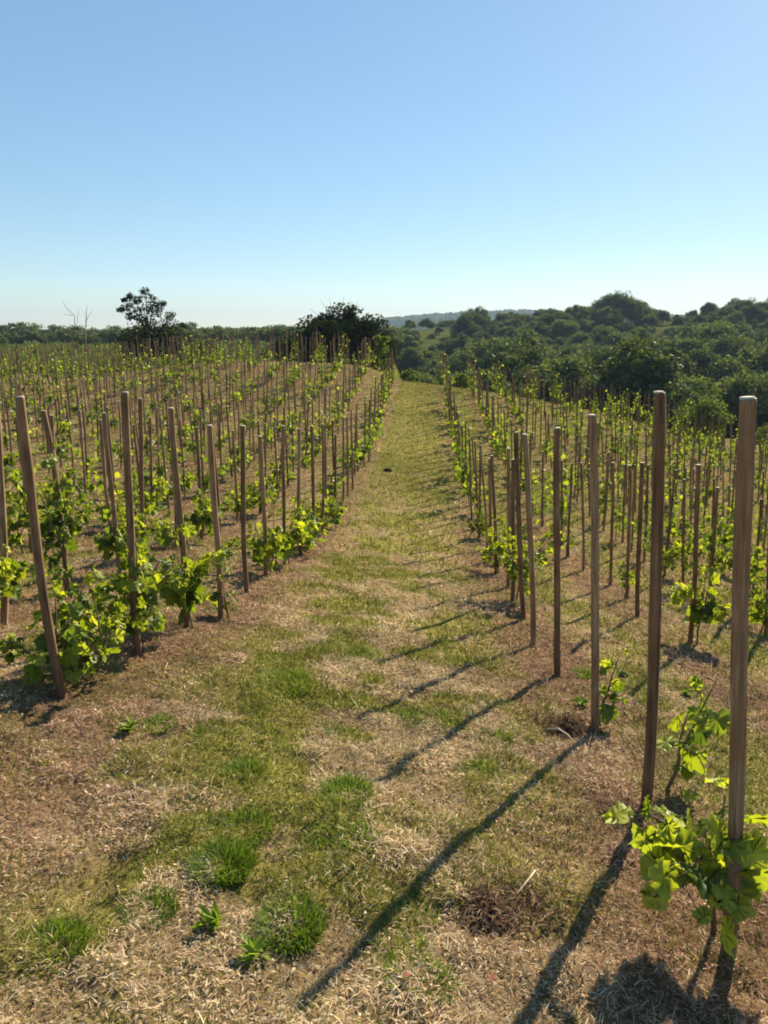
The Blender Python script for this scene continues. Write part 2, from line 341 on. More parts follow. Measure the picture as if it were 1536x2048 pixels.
def join(parts):
    V, F, C, o = [], [], [], 0
    for v, f, c in parts: V.append(v); F.append(f+o); C.append(c); o += len(v)
    return np.vstack(V), np.vstack(F), np.vstack(C)
V, F, C = join([field_grass(.7, 2.2, 19000, .60, .62), field_grass(2.2, 3.4, 12500, .75, .75), field_grass(3.4, 5, 7000, .95, .95), field_grass(5, 9, 2300, 1.2, 1.5), field_grass(9, 20, 560, 1.5, 2.8), field_grass(20, 42, 120, 1.9, 5.5)])
o = link('mown_grass', mesh_np('mown_grass', V, F, M_blade, {'Col': C}))
tag(o, 'short mown grass and dry straw covering the path and vineyard floor', 'grass', kind='stuff')
# meadow beyond the left crest
n = 16000; yy = 46+rng.random(n)**1.5*150; xx = yy*rng.uniform(-.62, -.07, n); zz = height(xx, yy)
k = .35+.5*rng.random(n)
c = np.where((rng.random(n) < .6)[:, None], np.array([.11, .16, .03]), np.array([.2, .22, .05]))*rng.uniform(.6, 1.2, n)[:, None]
V, F, C = blades(np.stack([xx, yy, zz], 1), k*1.3, k*.55, np.radians(rng.normal(68, 14, n)), rng.uniform(0, 6.28, n), np.radians(rng.uniform(0, 50, n)), c)
o = link('meadow_grass', mesh_np('meadow_grass', V, F, M_blade, {'Col': C}))
tag(o, 'green meadow grass beyond the left crest of the vineyard', 'grass', kind='stuff')
# ------------------------------------------------------------------ stakes
def stake_mesh(seed, chamfer=True):
    r_ = np.random.default_rng(seed); h = 1.5; sides = 14; zs = [-.14, 0, .12, .25, .4, .55, .7, .85, 1.0, 1.15, 1.3, 1.42, 1.488, 1.5]
    rad = .0205*np.array([1.0, 1.04, 1.03, 1.01, 1.01, 1.0, .995, .99, .985, .98, .97, .96, .95, .86])*(1+.035*r_.standard_normal(14)); bow = r_.uniform(-.022, .022, 2)
    an = np.linspace(0, 2*math.pi, sides, endpoint=False); lump = 1+.05*np.sin(2*an+r_.uniform(0, 6))+.025*r_.standard_normal(sides)
    V = []
    for z, ra in zip(zs, rad):
        b = math.sin(max(z, 0)/h*math.pi)
        k2 = .004*math.sin(z*5+seed); V += [(bow[0]*b+k2+ra*l*math.cos(a), bow[1]*b+ra*l*math.sin(a), z) for a, l in zip(an, lump*(1+.02*r_.standard_normal(sides)))]
    F, MI = [], []
    for i in range(len(zs)-1):
        for j in range(sides):
            p, q = i*sides+j, i*sides+(j+1) % sides
            F += [(p, q, q+sides), (p, q+sides, p+sides)]; MI += [0, 0]
    e = len(V); V.append((0, 0, h+.0005))
    F += [((len(zs)-1)*sides+j, (len(zs)-1)*sides+(j+1) % sides, e) for j in range(sides)]; MI += [1]*sides
    return mesh_np('stake', V, F, [M_stake, M_cut], mat_idx=MI, smooth=False)
STK = [stake_mesh(100+i) for i in range(8)]
for me in STK:
    sm = np.ones(len(me.polygons), bool); sm[-14:] = False; me.polygons.foreach_set('use_smooth', sm)
def capdisc():
    an = np.linspace(0, 2*math.pi, 14, endpoint=False)
    V = [(.0168*math.cos(a), .0168*math.sin(a), z) for z in (1.4985, 1.5035) for a in an]+[(0, 0, 1.5037)]
    F = []
    for j in range(14):
        q = (j+1) % 14; F += [(j, q, 14+q), (j, 14+q, 14+j), (14+j, 14+q, 28)]
    return mesh_np('sawn_top', V, F, M_cut)
CAP = capdisc()
#           x, y, lean dx, height
NEAR_R = [(.88, 1.78, -.12, 1.57), (.90, 2.63, -.09, 1.66), (.90, 3.5, -.12, 1.64), (.91, 4.57, -.10, 1.65), (.86, 5.34, -.14, 1.65), (.92, 6.29, -.14, 1.69)]
NEAR_L = [(-1.75, 3.2, -.03, 1.44), (-1.63, 3.87, .04, 1.5), (-1.59, 4.63, -.01, 1.49), (-1.49, 5.09, -.01, 1.43), (-1.52, 5.99, .04, 1.45), (-1.55, 6.91, 0, 1.39), (-1.52, 7.75, .04, 1.55), (-1.51, 8.67, .03, 1.55), (-1.45, 9.33, .02, 1.58), (-1.43, 10.16, .02, 1.6)]
NEAR_L2 = [(-2.64, 4.24, .12, 1.36), (-2.73, 5.25, -.03, 1.42)]
NEAR_R2 = [(2.41, 6.3, -.09, 1.62), (2.2, 7.2, -.08, 1.6), (2.42, 8.4, -.1, 1.62), (2.42, 9.18, -.08, 1.6)]
stakes = []   # side, row, x, y, dx, h
def fill(side, row, x0, y0, y1):
    y = y0
    while y < y1:
        stakes.append((side, row, x0+rnd.gauss(0, .05), y, rnd.gauss(-.08 if side == 'right' else .02, .045), rnd.uniform(1.38, 1.62)))
        y += (.87 if y < 12 else .76)*rnd.uniform(.88, 1.12)
for s, r_, L in (('right', 0, NEAR_R), ('left', 0, NEAR_L), ('left', 1, NEAR_L2), ('right', 1, NEAR_R2)):
    stakes += [(s, r_, *t) for t in L]
fill('right', 0, .93, 7.2, 38.5); fill('left', 0, -1.5, 11.0, 38); fill('left', 1, -2.75, 6.15, 39.5); fill('right', 1, ROWS_R[1], 10, 38.5)
for i in range(2, len(ROWS_L)): fill('left', i, ROWS_L[i], 2+rnd.random()*.8, 40.5)
for i in range(2, len(ROWS_R)): fill('right', i, ROWS_R[i], 2+rnd.random()*.8, 38.5)
def visible(x, y, h, m=.03):
    z = float(height(x, y)); return bool(in_view(x, y, z+.05, m) or in_view(x, y, z+h*.6, m) or in_view(x, y, z+h, m))
stakes = [s for s in stakes if visible(s[2], s[3], s[5], .03 if s[1] < 2 or s[3] > 14 else .10)]
stakes.sort(key=lambda s: math.hypot(s[2], s[3]))
ORD = ['first', 'second', 'third', 'fourth', 'fifth', 'sixth', 'seventh', 'eighth', 'ninth', 'tenth', 'eleventh', 'twelfth']
LAB_R = ['thick brown stake with pale sawn top, largest and nearest at the right edge', 'tall brown stake just beyond the large-leaved vine, second in the right row',
         'brown stake rising from a dark hollow of soil, third in the right row', 'straight brown stake fourth along the row right of the grass path',
         'right one of two close brown stakes by the right edge of the path', 'left one of two close brown stakes by the right edge of the path']
LAB_L = ['leaning grey brown stake nearest the left edge, first in the left row', 'reddish brown stake rising out of a leafy vine, second in the left row',
         'brown stake behind bright vine leaves, third in the row left of the path']
def pick_label(side, row, k):
    if row == 0:
        lab = LAB_R if side == 'right' else LAB_L
        if k < len(lab): return lab[k]
        if k < 12: return f'slim brown stake, {ORD[k]} along the row edging the grass path on the {side}'
        return f'thin distant stake far along the row edging the grass path on the {side}'
    if row == 1:
        if k < 5: return f'brown wooden stake, {ORD[k]} in the {ORD[1]} row {side} of the grass path'
        return f'thin wooden stake farther along the second row {side} of the grass path'
    return f'thin wooden stake among the crowded rows {side} of the path, third row or beyond'
STAKE_POS = []; rowcount = {}; far_V, far_F, far_o = [], [], 0
for idx, (side, row, x, y, dx, h) in enumerate(stakes):
    me = STK[idx % 8]; z = float(height(x, y)); th = math.atan2(dx, h); ty = rnd.gauss(0, .012)
    if idx < 300:
        o = link('wooden_stake', me, None, (x, y, z), (ty, th, 0), (1.0 if idx < 40 else .88, 1.0 if idx < 40 else .88, h/1.5))
        k = rowcount.get((side, row), 0); rowcount[(side, row)] = k+1
        tag(o, pick_label(side, row, k), 'stake', f'wooden stakes {side} of the grass path')
        if row == 0 and k < 6: link('sawn_top', CAP, o)
    else:
        v = np.empty(len(me.vertices)*3, np.float32); me.vertices.foreach_get('co', v); v = v.reshape(-1, 3)
        f = np.empty(len(me.polygons)*3, np.int32); me.loops.foreach_get('vertex_index', f); f = f.reshape(-1, 3)
        v = v*np.array([.9, .9, h/1.5]); v[:, 0] += v[:, 2]*dx/h; v += np.array([x, y, z]); far_V.append(v); far_F.append(f+far_o); far_o += len(v)
    STAKE_POS.append((side, row, x, y))
o = link('distant_stakes', mesh_np('distant_stakes', np.vstack(far_V), np.vstack(far_F), [M_stake]))
tag(o, 'mass of far wooden stakes along the crest of the vineyard', 'stakes', kind='stuff')
# ------------------------------------------------------------------ vines
half = [(0, .04), (.10, -.10), (.32, -.17), (.53, .02), (.52, .20), (.66, .40), (.56, .58), (.38, .66), (.24, .84), (0, 1.02)]
outl = half+[(-x, y) for x, y in half[-2:0:-1]]
o2 = []
for i_, p_ in enumerate(outl):      # toothed rim
    q_ = outl[(i_+1) % len(outl)]; o2.append(p_)
    mx_, my_ = (p_[0]+q_[0])/2, (p_[1]+q_[1])/2; o2.append((mx_*.93, .3+(my_-.3)*.93)); 
nL = len(o2); ring = [(x*.55, .3+(y-.3)*.55) for x, y in o2]
LV = np.array([(0, .3, 0)]+[(x, y, 0) for x, y in ring+o2])
LV[:, 2] = .20*np.abs(LV[:, 0])-.34*(LV[:, 1]-.3)**2-.18*LV[:, 0]**2+.05*np.sin(LV[:, 0]*7+1)*np.sin(LV[:, 1]*6)
LF = np.array([(0, 1+i, 1+(i+1) % nL) for i in range(nL)]+[f for i in range(nL) for f in ((1+i, 1+nL+i, 1+nL+(i+1) % nL), (1+i, 1+nL+(i+1) % nL, 1+(i+1) % nL))])
LT = np.concatenate([[.07], [.05 if i % 4 == 0 else -.02 for i in range(nL)], [.03 if i % 4 == 0 else -.02 for i in range(nL)]])
LV2 = np.array([(0, -.05, 0), (.52, .1, .05), (.5, .55, 0), (0, 1, -.15), (-.5, .55, 0), (-.52, .1, .05)]); LF2 = np.array([(0, 1, 2), (0, 2, 3), (0, 3, 4), (0, 4, 5)])
def vine_meshes(seed, top, low, n, leaf, spread, lod=0, nshoot=4, lean=(0, 0), tsh=0.):
    r_ = np.random.default_rng(seed); st = MB()
    zt = low+(top-low)*.35; k = 6
    ph = r_.uniform(0, 6.28); q = np.linspace(0, 1, k)
    stem = np.stack([.035*math.cos(ph)+.018*np.sin(q*4+ph)+lean[0]*q*.3, .035*math.sin(ph)+.018*np.cos(q*3+ph)+lean[1]*q*.3, q*(zt+.05)-.05], 1)
    st.tube(stem, np.linspace(.009, .006, k), 6 if lod == 0 else 4)
    P, tipd, S, T = [], [], [], []
    for s in range(nshoot):
        a = r_.uniform(0, 6.28); q = np.linspace(0, 1, 6); b = r_.uniform(.3, .9); start = stem[int(r_.integers(2, 6))].copy()
        ln = spread*r_.uniform(.6, 1.25); ht = (top-start[2])*r_.uniform(.5, 1.0)
        if s == 0: ln *= .35; ht = top-start[2]
        pts = start+np.stack([ln*math.cos(a)*q**b+lean[0]*q, ln*math.sin(a)*q**b+lean[1]*q, ht*q-(.12*q**3 if s else 0)], 1)
        st.tube(pts, np.linspace(.005, .002, 6), 5 if lod == 0 else 3)
        m = max(2, n//nshoot)
        for t in np.linspace(.08, 1, m):
            f = t*5; i0 = min(int(f), 4); p = pts[i0]*(1-f+i0)+pts[i0+1]*(f-i0)
            aa = r_.uniform(0, 6.28); pl = r_.uniform(.25, .8)*leaf
            off = np.array([math.cos(aa), math.sin(aa), r_.uniform(-.5, .6)])*pl
            if lod == 0: st.tube([p, p+off*.5+np.array([0, 0, .01]), p+off], [.0016, .0014, .0012], 3, False)
            P.append(p+off); dn = r_.uniform(-1.5, .2); tipd.append((math.cos(aa)+r_.normal(0, .35), math.sin(aa)+r_.normal(0, .35), dn))
            S.append(leaf*r_.uniform(.5, 1.12)*(1-.35*t)); T.append(np.clip(r_.normal(.38+tsh, .17)+.28*t, 0, 1))
    P = np.array(P); tipd = np.array(tipd); S = np.array(S); T = np.array(T)
    P[:, 2] = np.maximum(P[:, 2], .05)
    nn = np.stack([r_.normal(0, .55, len(P)), r_.normal(0, .55, len(P)), r_.uniform(.1, .9, len(P))], 1)
    X, Y, Z = frames(nn, tipd); bv, bf = (LV, LF) if lod == 0 else (LV2, LF2)
    V, F = scatter(bv, bf, P, X, Y, Z, S)
    if lod == 0: V = V+r_.normal(0, .004, V.shape)
    return st.mesh('vine_stem', M_cane, True), mesh_np('vine_leaves', V, F, M_vine, {'tint': np.repeat(T, len(bv))+(np.tile(LT, len(T)) if lod == 0 else 0)}, lod == 0)
# detailed kinds, then lighter ones for farther off
KIND_BUSHY = [vine_meshes(200+i, .62+.06*(i % 4), .14, 95, .11, .27, 0, 6, (0, 0), .04) for i in range(5)]
KIND_TALL = [vine_meshes(230+i, 1.15+.1*(i % 3), .12, 84, .105, .2, 0, 5, (0, 0), -.10) for i in range(4)]
KIND_SMALL = [vine_meshes(260+i, .36+.05*i, .10, 16, .085, .12, 0, 3) for i in range(4)]
FAR_BUSHY = [vine_meshes(300+i, .7+.08*(i % 3), .10, 56, .12, .25, 1, 5, (0, 0), -.16) for i in range(5)]
FAR_TALL = [vine_meshes(330+i, 1.25+.09*(i % 4), .10, 56, .115, .18, 1, 5, (0, 0), -.18) for i in range(5)]
FAR_SMALL = [vine_meshes(360+i, .42+.05*i, .08, 16, .12, .12, 1, 3) for i in range(3)]
vines = []   # side,row,x,y,meshes,scale,rot
V_NEAR = vine_meshes(403, .47, .19, 48, .12, .16, 0, 5, (-.03, .02), .24); V_TWO = vine_meshes(405, .50, .12, 17, .125, .2, 0, 3, (.12, 0)); V_THREE = vine_meshes(410, .40, .06, 12, .10, .07, 0, 2, (.03, 0))
V_DENSE = vine_meshes(415, .95, .08, 110, .105, .30, 0, 7)
NEARV = [('right', 0, .84, 1.84, V_NEAR), ('right', 0, 1.02, 2.85, V_TWO), ('right', 0, 1.0, 3.62, V_THREE), ('right', 0, .98, 7.3, V_DENSE),
         ('left', 0, -1.80, 3.28, KIND_BUSHY[0]), ('left', 0, -1.72, 3.52, KIND_SMALL[2]), ('left', 0, -1.66, 3.95, KIND_BUSHY[1]), ('left', 0, -1.52, 4.58, KIND_BUSHY[2]), ('left', 0, -1.42, 5.12, KIND_SMALL[1]),
         ('left', 0, -1.50, 6.98, KIND_BUSHY[3]), ('left', 0, -1.44, 7.78, KIND_BUSHY[4]),
         ('left', 1, -2.7, 4.28, KIND_BUSHY[3]), ('left', 1, -2.7, 5.2, KIND_TALL[0]), ('right', 1, 2.44, 6.25, KIND_BUSHY[2]), ('right', 1, 2.36, 8.35, KIND_SMALL[3])]
vines += [(*v, 1.0, rnd.uniform(0, 6.28) if i > 2 else 0) for i, v in enumerate(NEARV)]
for (side, row, x, y) in STAKE_POS:
    if (row == 0 and y < 8.2) or (row == 1 and side == 'right' and y < 9.3) or any(abs(x-v[2]) < .3 and abs(y-v[3]) < .35 for v in vines[:15]): continue
    if rnd.random() < (.06 if y < 12 else .2): continue
    near = math.hypot(x, y) < 12
    t = rnd.random()
    if side == 'left': fam = ('B' if t < .78 else 'T' if t < .93 else 'S') if y < 22 else ('B' if t < .45 else 'T' if t < .65 else 'S')
    else: fam = ('B' if t < .34 else 'T' if t < .5 else 'S') if y < 12 else ('B' if t < .45 else 'T' if t < .68 else 'S')
    if side == 'left' and row > 1 and y > 22 and vnoise(x, y, 9, 6) > .56 and rnd.random() < .6: continue
    lib = {'B': KIND_BUSHY if near else FAR_BUSHY, 'T': KIND_TALL if near else FAR_TALL, 'S': KIND_SMALL if near else FAR_SMALL}[fam]
    vines.append((side, row, x+rnd.gauss(0, .05), y+rnd.gauss(0, .06), rnd.choice(lib), rnd.uniform(.8, 1.12), rnd.uniform(0, 6.28)))
head = vines[:15]; rest = sorted(vines[15:], key=lambda v: math.hypot(v[2], v[3])); vines = sorted(head, key=lambda v: math.hypot(v[2], v[3]))+rest
VL = {('right', 0): ['large-leaved young vine around the foot of the nearest right stake', 'sparse young vine with a few big leaves beside the second right stake', 'thin small vine beside the third right stake',
                     'dense bushy vine beside the right edge of the path, behind the two close stakes'],
      ('left', 0): ['leafy vine hugging the leaning nearest left stake', 'small low vine between the first two left stakes', 'broad leafy vine around the second left stake', 'bright vine around the third left stake', 'low vine at the fourth left stake']}
rowcount = {}; fv = [[], [], [], 0]; fs = [[], [], 0]
for idx, (side, row, x, y, (ms, ml), s, rz) in enumerate(vines):
    z = float(height(x, y))
    if idx < 300:
        o = tag(bpy.data.objects.new('young_grapevine', None), None, 'vine', f'young vines {side} of the grass path'); COL.objects.link(o)
        o.empty_display_size = .1; o.location = (x, y, z); o.rotation_euler = (0, 0, rz); o.scale = (s, s, s)
        link('stem', ms, o); link('leaves', ml, o)
        k = rowcount.get((side, row), 0); rowcount[(side, row)] = k+1
        L = VL.get((side, row), [])
        if k < len(L): lab = L[k]
        elif row == 0 and k < 12: lab = f'young green vine, {ORD[k]} along the row edging the grass path on the {side}'
        elif row == 0: lab = f'young green vine far along the row edging the grass path on the {side}'
        elif row == 1 and k < 4: lab = f'young green vine, {ORD[k]} in the second row {side} of the grass path'
        elif row == 1: lab = f'young green vine farther along the second row {side} of the grass path'
        else: lab = f'young green vine among the crowded rows {side} of the path, third row or beyond'
        o['label'] = lab
    else:
        for me, acc in ((ml, fv), (ms, fs)):
            v = np.empty(len(me.vertices)*3, np.float32); me.vertices.foreach_get('co', v); v = v.reshape(-1, 3)*s
            c_, s_ = math.cos(rz), math.sin(rz); v = np.stack([v[:, 0]*c_-v[:, 1]*s_, v[:, 0]*s_+v[:, 1]*c_, v[:, 2]], 1)+np.array([x, y, z])
            f = np.empty(len(me.polygons)*3, np.int32); me.loops.foreach_get('vertex_index', f); f = f.reshape(-1, 3)
            if acc is fv:
                t = np.empty(len(me.vertices), np.float32); me.attributes['tint'].data.foreach_get('value', t)
                fv[0].append(v); fv[1].append(f+fv[3]); fv[2].append(t); fv[3] += len(v)
            else: fs[0].append(v); fs[1].append(f+fs[2]); fs[2] += len(v)
o = link('distant_vines', mesh_np('distant_vines', np.vstack(fv[0]), np.vstack(fv[1]), M_vine, {'tint': np.concatenate(fv[2])}))
tag(o, 'mass of far green vines along the crest of the vineyard', 'vines', kind='stuff')
link('stems', mesh_np('distant_vine_stems', np.vstack(fs[0]), np.vstack(fs[1]), M_cane), o)['kind'] = 'stuff'
# ------------------------------------------------------------------ tufts, weeds and litter on the ground
def tuft_mesh(seed, n, rad, L, W, el, flat=False):
    r_ = np.random.default_rng(seed); a = r_.uniform(0, 6.28, n); rr = rad*np.sqrt(r_.random(n))
    P = np.stack([rr*np.cos(a), rr*np.sin(a), -.01+0*a], 1)
    az = a+r_.normal(0, .7, n); e = np.radians(r_.normal(el, 14, n)).clip(.15, 1.5)
    V, F, C = blades(P, L*r_.uniform(.55, 1.15, n), W*r_.uniform(.7, 1.3, n), e, az, np.radians(r_.uniform(5, 60, n)), np.repeat(np.clip(r_.normal(.5, .22, n), 0, 1)[:, None], 3, 1))
    return mesh_np('tuft', V, F, M_tuft, {'tint': C[:, 0]})
def weed_mesh(seed, n, leaf, h):
    r_ = np.random.default_rng(seed); a = r_.uniform(0, 6.28, n)
    P = np.stack([r_.normal(0, .008, n), r_.normal(0, .008, n), r_.uniform(-.005, h*.6, n)], 1)
    tip = np.stack([np.cos(a), np.sin(a), r_.uniform(.0, 1.2, n)], 1); nn = np.stack([r_.normal(0, .3, n), r_.normal(0, .3, n), np.ones(n)], 1)
    X, Y, Z = frames(nn, tip); V, F = scatter(LV2*np.array([.42, 1.25, 1]), LF2, P, X, Y, Z, leaf*r_.uniform(.5, 1.1, n))
    return mesh_np('weed', V, F, M_tuft, {'tint': np.repeat(np.clip(r_.normal(.75, .15, n), 0, 1), 6)})
TF = [(-.60, 1.92, 520, .085, .085, 'bright domed grass tuft in the foreground straw, biggest of the lower left'), (-.27, 2.38, 420, .085, .085, 'bright domed grass tuft nearest the pole shadow, right of the path middle'),
      (-.75, 1.71, 300, .065, .07, 'dark low grass tuft at the lower left with a shadow under it'), (-.35, 1.68, 420, .085, .075, 'dark green grass tuft lowest beside the yellow weed'),
      (-.60, 2.13, 260, .10, .06, 'loose pale green grass tuft just behind the biggest foreground tuft'), (-.69, 2.53, 260, .07, .08, 'upright grass tuft left of the path middle'),
      (-.93, 1.52, 240, .08, .06, 'low grass tuft near the bottom left corner'), (-.20, 2.09, 200, .06, .07, 'small grass tuft crossed by the tip of a stake shadow'), (-.32, 2.12, 150, .05, .05, 'tiny grass tuft left of the shadow tip'),
      (.35, 3.2, 240, .09, .07, 'green grass tuft in the shade left of the third right stake'), (-.38, 4.28, 300, .16, .07, 'wide green grass patch in the middle of the path'), (-.73, 3.61, 300, .15, .08, 'bright grass patch at the left of the path'),
      (.24, 2.79, 220, .09, .06, 'grass tuft crossed by a long stake shadow'), (-1.17, 2.94, 160, .07, .07, 'dark grass tuft on brown litter by the left row'), (1.09, 4.65, 140, .06, .09, 'grass tuft at the foot of the fourth right stake'),
      (1.0, 1.25, 260, .12, .07, 'shaded grass tuft at the bottom right corner'), (-.1, 3.4, 200, .1, .06, 'faint grass patch on the tan strip of the path')]
for i, (x, y, n, ra, L, lab) in enumerate(TF):
    o = link('grass_tuft', tuft_mesh(500+i, int(n*2.4), ra*1.05, L*.72, .0034, 58), None, (x, y, float(height(x, y)+fine(x, y)))); tag(o, lab, 'grass tuft', 'green tufts on the mown ground')
r2 = random.Random(21); k = 0
while k < 22:
    x, y = r2.uniform(-1.5, .5), r2.uniform(1.5, 4.4)
    if abs(x) > .5*y or x > .1*y or min(math.hypot(x-t[0], y-t[1]) for t in TF) < .14: continue
    o = link('grass_tuft', tuft_mesh(600+k % 6, r2.randint(70, 170), r2.uniform(.05, .11), r2.uniform(.035, .055), .0032, 48), None, (x, y, float(height(x, y)+fine(x, y))), (0, 0, r2.uniform(0, 6)))
    tag(o, 'small ragged green tuft scattered thinly in the straw, left and middle foreground', 'grass tuft', 'small ragged tufts in the foreground straw'); k += 1
for i, (x, y, lab) in enumerate([(-.56, 1.66, 'yellow green weed with upright leaves in the foreground'), (-.42, 1.57, 'yellow green spreading weed lowest in the foreground'), (-1.27, 2.84, 'small bright weed on brown litter near the left row'), (.93, 3.95, 'small yellow green weed at the third right stake'), (1.75, 4.55, 'bright yellow leafed weed between the right rows'), (.95, 1.2, 'yellow green weed at the bottom edge on the right')]):
    o = link('broadleaf_weed', weed_mesh(540+i, 30, .042, .045), None, (x, y, float(height(x, y)+fine(x, y)))); tag(o, lab, 'weed', 'broadleaf weeds on the mown ground')
def heap(name, x, y, n, ra, h, cols, lab):
    a = rng.uniform(0, 6.28, n); rr = ra*np.abs(rng.normal(0, .55, n))*(1+.4*np.sin(2*a+1)+.25*np.sin(3*a)); px, py = rr*np.cos(a), rr*np.sin(a)
    P = np.stack([px, py, h*np.clip(1-(rr/ra)**2, 0, 1)*rng.random(n)], 1)
    C = np.array(cols)[rng.integers(0, len(cols), n)]*rng.uniform(.7, 1.2, n)[:, None]
    V, F, C = blades(P, rng.uniform(.02, .07, n), rng.uniform(.003, .006, n), np.radians(rng.normal(8, 16, n)), rng.uniform(0, 6.28, n), np.radians(rng.uniform(0, 50, n)), C)
    tag(link(name, mesh_np(name, V, F, M_blade, {'Col': C}), None, (x, y, float(height(x, y)))), lab, 'grass heap')
heap('cut_grass_heap', .2, 1.86, 1500, .20, .028, [(.15, .09, .06), (.24, .15, .10), (.1, .062, .044), (.32, .22, .14)], 'flattened heap of dark brown cut grass on the ground, bottom right of middle')
heap('cut_grass_heap', .76, 3.5, 1200, .17, .05, [(.07, .045, .03), (.14, .09, .06), (.22, .15, .1)], 'blackish heap of cut grass at the foot of the third right stake')
heap('cut_grass_heap', .78, 2.55, 1200, .19, .035, [(.1, .065, .045), (.19, .12, .08), (.3, .2, .13)], 'dark brown heap of cut grass at the foot of the second right stake')
def twig(x, y, pts, r_, m, lab, nm='dry_twig'):
    b = MB(); b.tube(np.array(pts), r_, 5); z = float(height(x, y)+fine(x, y))
    tag(link(nm, b.mesh(nm, m, True), None, (x, y, z)), lab, 'twig')
twig(.71, 3.36, [(-.07, .05, .03), (-.02, .02, .05), (.02, -.02, .04), (.06, -.08, .01)], [.004, .005, .005, .003], M_straw, 'pale curled stalk lying beside the blackish heap')
twig(.33, 1.95, [(-.05, -.06, .015), (0, 0, .03), (.04, .07, .02)], [.002, .003, .002], M_straw, 'thin pale stalk lying near the dark cut grass heap')
twig(1.75, 3.9, [(-.16, 0, .02), (-.02, .03, .04), (.15, .02, .02)], [.004, .005, .003], M_straw, 'pale stick lying between the first and second right rows')
def flat_leaf(x, y, s, rz, lab):
    V = LV.copy()*s; V[:, 2] += .018
    tag(link('dry_leaf', mesh_np('dry_leaf', V, LF, M_redleaf), None, (x, y, float(height(x, y)+fine(x, y))), (.25, .2, rz)), lab, 'leaf', 'fallen reddish leaves')
flat_leaf(.19, 1.56, .022, .6, 'reddish dry leaf at the bottom, right of the middle'); flat_leaf(-.02, 1.52, .02, 2.2, 'reddish dry leaf at the bottom middle')
def lump(name, x, y, s, m, lab, cat, seed=1):
    r_ = np.random.default_rng(seed); u = np.linspace(0, 6.283, 14, endpoint=False); V = [(0, 0, .62)]
    for t in (.35, .8, 1.25, 1.7):
        for a in u: q = 1+.22*r_.standard_normal()*.7; V.append((math.sin(t)*math.cos(a)*q, math.sin(t)*math.sin(a)*q*.8, .6*math.cos(t)*q))
    F = [(0, 1+j, 1+(j+1) % 14) for j in range(14)]
    for k in range(3):
        for j in range(14): p, q = 1+k*14+j, 1+k*14+(j+1) % 14; F += [(p, p+14, q+14), (p, q+14, q)]
    tag(link(name, mesh_np(name, np.array(V)*s, F, m, smooth=True), None, (x, y, float(height(x, y)))), lab, cat)
lump('earth_clod', -.87, 17.6, .12, M_clod, 'dark reddish clod of earth at the left edge of the grass path', 'clod')
# ------------------------------------------------------------------ trees
LQ = np.array([(0, -.1, 0), (.42, .4, .06), (0, 1, -.05), (-.42, .4, .06)]); LQF = np.array([(0, 1, 2), (0, 2, 3)])
def crown_mesh(name, seed, clumps, per, leaf, m, up=.5, tint0=.45, tiltz=0):
    """clumps: list of (centre, radius xyz)"""
    r_ = np.random.default_rng(seed); P, T, O = [], [], []
    for (c, rr) in clumps:
        k = int(per*r_.uniform(.7, 1.3)); d = r_.standard_normal((k, 3)); d /= np.linalg.norm(d, axis=1)[:, None]
        q = d*(r_.random(k)[:, None]**.38); P.append(np.array(c)+q*np.array(rr)); O.append(d)
        T.append(np.clip(tint0+r_.normal(0, .10)+r_.normal(0, .14, k), 0, 1))
    P = np.vstack(P); O = np.vstack(O); T = np.concatenate(T); n = len(P)
    nn = O*.6+r_.normal(0, .6, (n, 3))+np.array([0, 0, up]); tip = r_.normal(0, 1, (n, 3))+O*.4
    X, Y, Z = frames(nn, tip); V, F = scatter(LQ, LQF, P, X, Y, Z, leaf*r_.uniform(.55, 1.2, n))
    return mesh_np(name, V, F, m, {'tint': np.repeat(T, 4)})
def dome_clumps(seed, rx, rz, n, z0, cr):
    r_ = np.random.default_rng(seed); out = []
    ph = r_.uniform(0, 6.28, 3)
    for i in range(n):
        d = r_.standard_normal(3); d /= np.linalg.norm(d); d[2] = abs(d[2])*1.0-.32*(r_.random() < .4)
        az = math.atan2(d[1], d[0]); w_ = 1+.22*math.sin(2*az+ph[0])+.14*math.sin(3*az+ph[1]); q = r_.uniform(.55, 1.0)
        s = cr*r_.uniform(.6, 1.25)
        out.append(((d[0]*rx*q*w_, d[1]*rx*q*w_, z0+d[2]*rz*q), (s, s, s*.75)))
    return out
def trunk_mesh(seed, h, r0, nb, spread, m=M_bark, bare=False, top=None):
    r_ = np.random.default_rng(seed); b = MB(); q = np.linspace(0, 1, 6)
    wob = r_.normal(0, .04*h, 2); pts = np.stack([wob[0]*q**2, wob[1]*q**2, -.4+q*(h+.4)], 1); b.tube(pts, r0*(1-.6*q), 8)
    for i in range(nb):
        t = r_.uniform(.4, .98); p = pts[0]*(1-t)+pts[-1]*t; p[:2] = wob*t**2; a = r_.uniform(0, 6.28); L = spread*r_.uniform(.5, 1)
        e = r_.uniform(.5, 1.1); k = np.linspace(0, 1, 5)
        br = p+np.stack([L*math.cos(e)*math.cos(a)*k, L*math.cos(e)*math.sin(a)*k, L*math.sin(e)*k**1.2], 1)+r_.normal(0, .03*L, (5, 3))*k[:, None]
        b.tube(br, r0*.42*(1-.8*k), 6)
        for j in range(4 if bare else 2):
            s0 = br[int(r_.integers(2, 5))]; a2 = a+r_.normal(0, .9); l2 = L*r_.uniform(.3, .6); e2 = r_.uniform(.2, 1.3)
            tw = s0+np.stack([l2*math.cos(e2)*math.cos(a2)*k, l2*math.cos(e2)*math.sin(a2)*k, l2*math.sin(e2)*k], 1)
            b.tube(tw, r0*.16*(1-.8*k), 4)
    return b.mesh('trunk', m, True)
